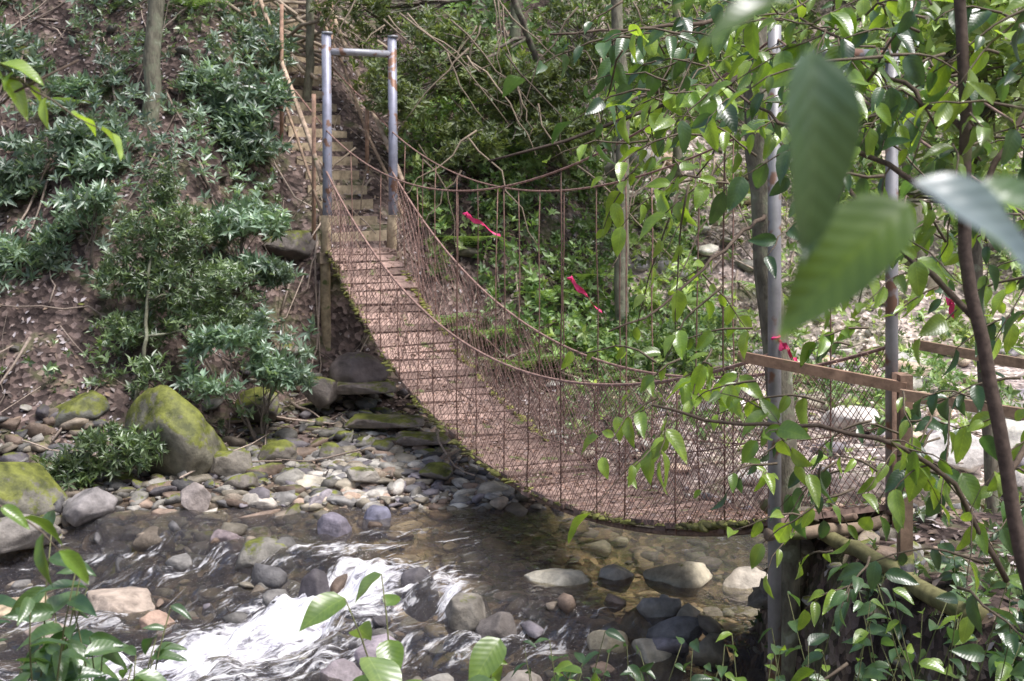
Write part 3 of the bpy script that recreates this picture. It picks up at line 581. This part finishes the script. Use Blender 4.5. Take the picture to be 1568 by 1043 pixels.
for sd in(-1,1):
    for s in((.3,2.0,3.8) if sd<0 else (1.4,3.2,5.)):
        c=SA+SD*s+SP*sd*.55;zz=2.2+.84*s;tube(b,[(c[0],c[1],zz-.3),(c[0],c[1],zz+(1.9 if sd<0 and s<3 else 1.15))],.028,(.42,.27,.2),8)
    a=SA+SD*-.1+SP*sd*.55;c=SA+SD*6+SP*sd*.55
    tube(b,smooth_path([(a[0],a[1],3.2),((a[0]+c[0])/2,(a[1]+c[1])/2,(3.2+8.3)/2),(c[0],c[1],8.3)],10,.012),.034,(.55,.42,.32),8)
    tube(b,smooth_path([(a[0],a[1],2.75),(c[0],c[1],7.8)],10,.012),.02,(.42,.3,.22),8)
b.obj('handrails',M_wood,st)
b=B()
for (x,y,z,w,d_,h) in((-1.45,14.0,.46,.55,.25,.06),(-1.0,13.6,.34,.4,.2,.06),(-1.8,14.8,.72,.5,.25,.07)):
    tv,tf=RT4[2];v=tv*A([w,d_,h*1.2])*1.3;v[:,2]=np.clip(v[:,2],-h,h*.8);l=np.zeros((len(v),3));l[:,0]=.15;b.add(v+A([x,y,z]),tf,(.26,.22,.2),l)
b.obj('stone_steps',M_rock)
def tape(x,y,z,l,dx):
    b=B()
    for k in range(3):
        n=9;t=np.linspace(0,1,n);c=np.stack([x+dx*t*l*(.7+.3*k)+.01*k,np.full(n,y)+.02*np.sin(t*7+k),z-l*t*(.6+.25*k)+.02*np.sin(t*9+k*2)],-1)
        s=np.stack([np.sin(t*4+k)*.6,np.cos(t*5+k)*.4,.8*np.ones(n)],-1)*.017
        v=np.stack([c-s,c+s],1).reshape(-1,3);i=np.arange(n-1)*2;b.add(v,np.concatenate([np.stack([i,i+1,i+3],-1),np.stack([i,i+3,i+2],-1)]),(.9,.08,.25))
    th=np.linspace(0,6.6,12);tube(b,np.stack([x+.022*np.cos(th),y+.022*np.sin(th),z+.004*th-.01],-1),.009,(.85,.05,.25),5)
    b.obj('flagging_tape',M_tape)
tape(-.52,13.7,2.80,.22,1.3);tape(.56,12.0,2.2,.30,.75);tape(1.57,7.36,2.15,.12,.7);tape(2.5,7.1,2.45,.14,.1)
# ------------------------------------------------------------ near right vegetation
def twigs(b,starts,dirs,length,nl,ls,cols,r=.006,droop=.35,wr=.48,T=LH,bark=(.15,.12,.09)):
    for s,d in zip(starts,dirs):
        l=length*R.uniform(.6,1.3);d=nrmz(A(d,dtype=float));n=7;t=np.linspace(0,1,n)
        p=s+d*l*t[:,None]+A([0,0,-droop*l])*(t**2)[:,None]+np.cumsum(R.normal(0,.012*l*2,(n,3)),0)
        tube(b,p,np.linspace(r,r*.35,n),bark,4,m=1)
        k=max(3,int(nl*R.uniform(.7,1.3)));tt=np.linspace(.2,1,k);P=np.stack([np.interp(tt,t,p[:,i]) for i in range(3)],-1)
        sd=nrmz(np.cross(d,A([0,0,1.]))+1e-3);sg=np.where(np.arange(k)%2==0,1,-1)[:,None]
        D=sd*sg*R.uniform(.2,1.,(k,1))+d*R.uniform(.2,.8,(k,1))+A([0,0,-.9])*R.uniform(.1,1.8,(k,1))+R.normal(0,.35,(k,3))
        NN=A([0,-.6,.8])+R.normal(0,.5,(k,3));c=cols[0]+(cols[1]-cols[0])*R.uniform(0,1)
        S=ls*R.uniform(.5,1.25,k);inst(b,T,P,D,NN,S*wr*R.uniform(.8,1.15,k),S,c*R.uniform(.65,1.2,(k,1)))
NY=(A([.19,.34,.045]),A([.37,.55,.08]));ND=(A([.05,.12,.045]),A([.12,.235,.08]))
def region(b,n,x0,x1,y0,y1,z0,z1,length=.4,nl=5,ls=.13,cols=NY,dirx=-.6,droop=.4,wr=.48):
    p=np.stack([R.uniform(x0,x1,n),R.uniform(y0,y1,n),R.uniform(z0,z1,n)],-1)
    d=np.stack([R.normal(dirx,.6,len(p)),R.normal(-.2,.6,len(p)),R.normal(.1,.35,len(p))],-1)
    twigs(b,p,d,length,nl,ls,cols,droop=droop,wr=wr)
def limb(b,pts,r0,r1,n=16,col=(.12,.09,.07),j=.008):
    q=smooth_path(pts,n,j);tube(b,q,np.linspace(r0,r1,n),col,7,m=1);return q
b=B()
tr=smooth_path([(1.72,7.85,-.2),(1.76,7.85,.6),(1.70,7.8,1.6),(1.60,7.8,2.6),(1.53,7.8,3.6),(1.55,7.85,5),(1.5,8,7)],30,.008)
tube(b,tr,np.linspace(.095,.065,30),(.2,.185,.145),12,m=2)
b1=limb(b,[(1.55,7.8,3.75),(1.3,7,3.68),(.97,6.2,3.54),(.56,6,3.38),(.15,6,3.2),(-.11,6,3.17)],.022,.006,col=(.08,.06,.05))
b2_=limb(b,[(1.58,7.8,4.2),(1.2,7,4.0),(.7,6.6,3.9),(.2,6.5,3.85)],.02,.006)
b3=limb(b,[(1.6,7.8,2.9),(1.2,7.0,2.7),(.8,6.6,2.4),(.5,6.4,2.3)],.014,.005)
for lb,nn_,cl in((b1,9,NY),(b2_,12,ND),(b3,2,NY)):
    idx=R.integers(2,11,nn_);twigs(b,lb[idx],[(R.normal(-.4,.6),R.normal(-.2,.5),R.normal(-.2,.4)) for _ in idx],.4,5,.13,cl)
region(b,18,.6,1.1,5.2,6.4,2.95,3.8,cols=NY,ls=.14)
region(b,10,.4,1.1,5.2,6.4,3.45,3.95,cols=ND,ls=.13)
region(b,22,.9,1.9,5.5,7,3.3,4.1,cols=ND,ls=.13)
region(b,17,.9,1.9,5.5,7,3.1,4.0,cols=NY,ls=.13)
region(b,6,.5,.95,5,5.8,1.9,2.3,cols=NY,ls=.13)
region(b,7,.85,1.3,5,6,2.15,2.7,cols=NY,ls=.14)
b.obj('broadleaf_tree',[M_near,M_twig,M_bark])
b=B()
t1=limb(b,[(1.9,4.05,.85),(1.72,4,1.6),(1.66,4,1.77),(1.555,4,2.37),(1.45,4,2.80),(1.475,4,3.05),(1.45,4,3.63),(1.4,4,4.4)],.028,.017,26,(.12,.09,.075),.003)
l1=limb(b,[(1.80,4.5,1.6),(1.58,4.5,2.02),(1.11,4.5,2.17),(.73,4.5,2.17),(.51,4.5,2.24)],.012,.005)
l2=limb(b,[(1.46,4,2.95),(1.15,4.4,3.2),(.95,4.7,3.3),(.8,4.9,3.5)],.012,.004)
l3=limb(b,[(1.47,4,3.2),(1.3,4.2,3.4),(1.0,4.3,3.62)],.011,.004)
l4=limb(b,[(1.5,4,2.6),(1.35,4.2,2.8),(1.2,4.6,3.1),(1.3,5,3.6)],.012,.005)
l5=limb(b,[(1.45,4,2.9),(1.62,4,3.2),(1.9,4.2,3.6)],.012,.005)
l6=limb(b,[(1.6,4,2.1),(1.9,4.3,2.3),(2.3,4.6,2.5)],.011,.005)
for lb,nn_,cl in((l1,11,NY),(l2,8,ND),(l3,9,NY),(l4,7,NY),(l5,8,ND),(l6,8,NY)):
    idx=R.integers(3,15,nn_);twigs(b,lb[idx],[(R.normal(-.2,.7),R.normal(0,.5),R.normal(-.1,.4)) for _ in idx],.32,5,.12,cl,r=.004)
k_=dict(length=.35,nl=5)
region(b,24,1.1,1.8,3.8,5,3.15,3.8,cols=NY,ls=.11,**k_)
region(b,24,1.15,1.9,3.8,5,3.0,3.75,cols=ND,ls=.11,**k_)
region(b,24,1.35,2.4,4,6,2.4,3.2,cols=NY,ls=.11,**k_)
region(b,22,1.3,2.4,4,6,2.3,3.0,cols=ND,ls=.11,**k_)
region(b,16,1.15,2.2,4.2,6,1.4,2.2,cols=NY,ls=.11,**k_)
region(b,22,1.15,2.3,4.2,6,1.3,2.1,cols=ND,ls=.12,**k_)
b.obj('broadleaf_tree',[M_near,M_twig])
b=B()
def plant(x,y,h,nl,ls,cols,nst=3,z=None,wr=.48):
    z=gz(x,y) if z is None else z
    for i in range(nst):
        a=R.uniform(0,6.28);q=smooth_path([(x,y,z-.05),(x+.05*math.cos(a),y+.05*math.sin(a),z+h*.5),(x+.18*h*math.cos(a),y+.18*h*math.sin(a),z+h*R.uniform(.8,1.05))],8,.004)
        tube(b,q,np.linspace(.006,.002,8),(.16,.17,.08),4,m=1)
        k=nl;ii=np.linspace(3,7,k);P=np.stack([np.interp(ii,np.arange(8),q[:,j]) for j in range(3)],-1);aa=np.arange(k)*2.4+R.uniform(0,6)
        D=np.stack([np.cos(aa),np.sin(aa),R.uniform(-.7,.5,k)],-1);NN=A([0,-.4,1.])+R.normal(0,.4,(k,3));S=ls*R.uniform(.5,1.3,k)
        c=cols[0]+(cols[1]-cols[0])*R.uniform(0,1,(k,1));inst(b,LH,P,D,NN,S*wr,S,c)
for i in range(56):
    x=R.uniform(1.25,3.3);y=R.uniform(4.6,6.8)
    top=3-y*R.uniform(.25,.39)
    h=min(1.5,top-gz(x,y))
    if h>.15:plant(x,y,h,7,.12,NY if R.random()<.25 else ND,2)
for i in range(18):
    x=R.uniform(.1,1.3);y=R.uniform(5.0,6.4);plant(x,y,min(1.6,3-y*R.uniform(.335,.39)-gz(x,y)),8,.09,ND if i%3 else NY,2)
b.obj('bank_undergrowth',[M_near,M_twig])
b=B()
plant(-.36,4.0,1.0,6,.18,(NY[0]*.8,BR[1]),2,z=.9,wr=.62);plant(-.30,3.9,.9,7,.18,(BR[0],BR[1]),2,wr=.6);plant(-.2,4.1,.9,6,.17,(BR[0],NY[1]),2,wr=.6);plant(-.42,4.1,.75,5,.14,ND,2)
b.obj('broadleaf_seedling',[M_near,M_twig])
b=B()
for i in range(15):plant(R.uniform(-1.75,-1.2),R.uniform(3.7,4.3),R.uniform(.75,1.2),9,.13,(A([.05,.12,.045]),A([.16,.28,.10])),3,wr=.38)
b.obj('bank_shrub',[M_near,M_twig])
b=B()
q=limb(b,[(-1.65,3.0,.9),(-1.5,3.0,2.2),(-1.35,3,3.25),(-1.05,3,3.33)],.010,.003)
twigs(b,[A([-1.45,3,3.35]),A([-1.3,3,3.3]),A([-1.5,3,3.2]),A([-1.40,3,2.3])],[(1,0,.1),(1,0,-.1),(1,.1,.1),(1,0,.0)],.26,6,.11,NY,r=.004,wr=.4)
b.obj('side_sapling',[M_near,M_twig])
b=B()
limb(b,[(.62,.9,3.33),(.46,.92,3.16),(.34,.92,3.02),(.30,.92,3.0)],.0025,.0012,10,(.1,.12,.04),.0)
limb(b,[(.3,.95,3.4),(.24,.92,3.25),(.217,.9,3.11)],.002,.0012,8,(.1,.12,.04),.0)
def one(p,q,w,nrm,c):
    p,q=A(p,dtype=float),A(q,dtype=float);l=np.linalg.norm(q-p);inst(b,LH,p[None],(q-p)[None],A([nrm],dtype=float),w,l,A([c]))
one((.217,.9,3.108),(.224,.87,2.957),.058,(.25,-1,.1),(.11,.2,.09))
one((.305,.95,2.995),(.195,.92,2.91),.066,(.15,-.6,.75),(.11,.20,.02))
one((.285,.88,3.01),(.40,.86,2.945),.050,(.1,-.7,.9),(.22,.31,.37))
one((.33,.9,3.0),(.44,.9,2.99),.035,(.0,-.6,.8),(.12,.24,.08))
one((.215,.95,3.15),(.14,.92,3.13),.030,(.1,-.5,.9),(.10,.19,.04))
one((.215,.95,3.16),(.12,.98,3.17),.030,(.1,-.5,.9),(.11,.2,.05))
b.obj('overhanging_twig',[M_near,M_twig])
# ------------------------------------------------------------ light / camera
w=bpy.data.worlds.new('World');sc.world=w;w.use_nodes=True;nt=w.node_tree
sd=Vector((.36,-.26,.95)).normalized();el=math.asin(sd.z);rot=math.atan2(sd.x,sd.y)
sk=nt.nodes.new('ShaderNodeTexSky');sk.sky_type='NISHITA';sk.sun_disc=False;sk.sun_elevation=el;sk.sun_rotation=rot;sk.air_density=1.0;sk.dust_density=4.0;sk.ozone_density=1.0
bg=nt.nodes['Background'];nt.links.new(sk.outputs[0],bg.inputs[0]);bg.inputs[1].default_value=.15
sl=bpy.data.lights.new('sun','SUN');sl.energy=4.5;sl.angle=math.radians(22);sl.color=(1,.96,.93)
so=bpy.data.objects.new('sun',sl);sc.collection.objects.link(so);so.rotation_euler=sd.to_track_quat('Z','Y').to_euler()
cam=bpy.data.cameras.new('camera');co=bpy.data.objects.new('camera',cam);sc.collection.objects.link(co);sc.camera=co
co.location=(0,0,3);co.rotation_euler=(math.radians(90),0,0);cam.lens=43.5;cam.sensor_width=36;cam.shift_y=-.141;cam.clip_end=600;cam.clip_start=.05
cam.dof.use_dof=True;cam.dof.focus_distance=7.0;cam.dof.aperture_fstop=5.0
sc.view_settings.view_transform='Standard';sc.view_settings.look='None';sc.view_settings.exposure=0
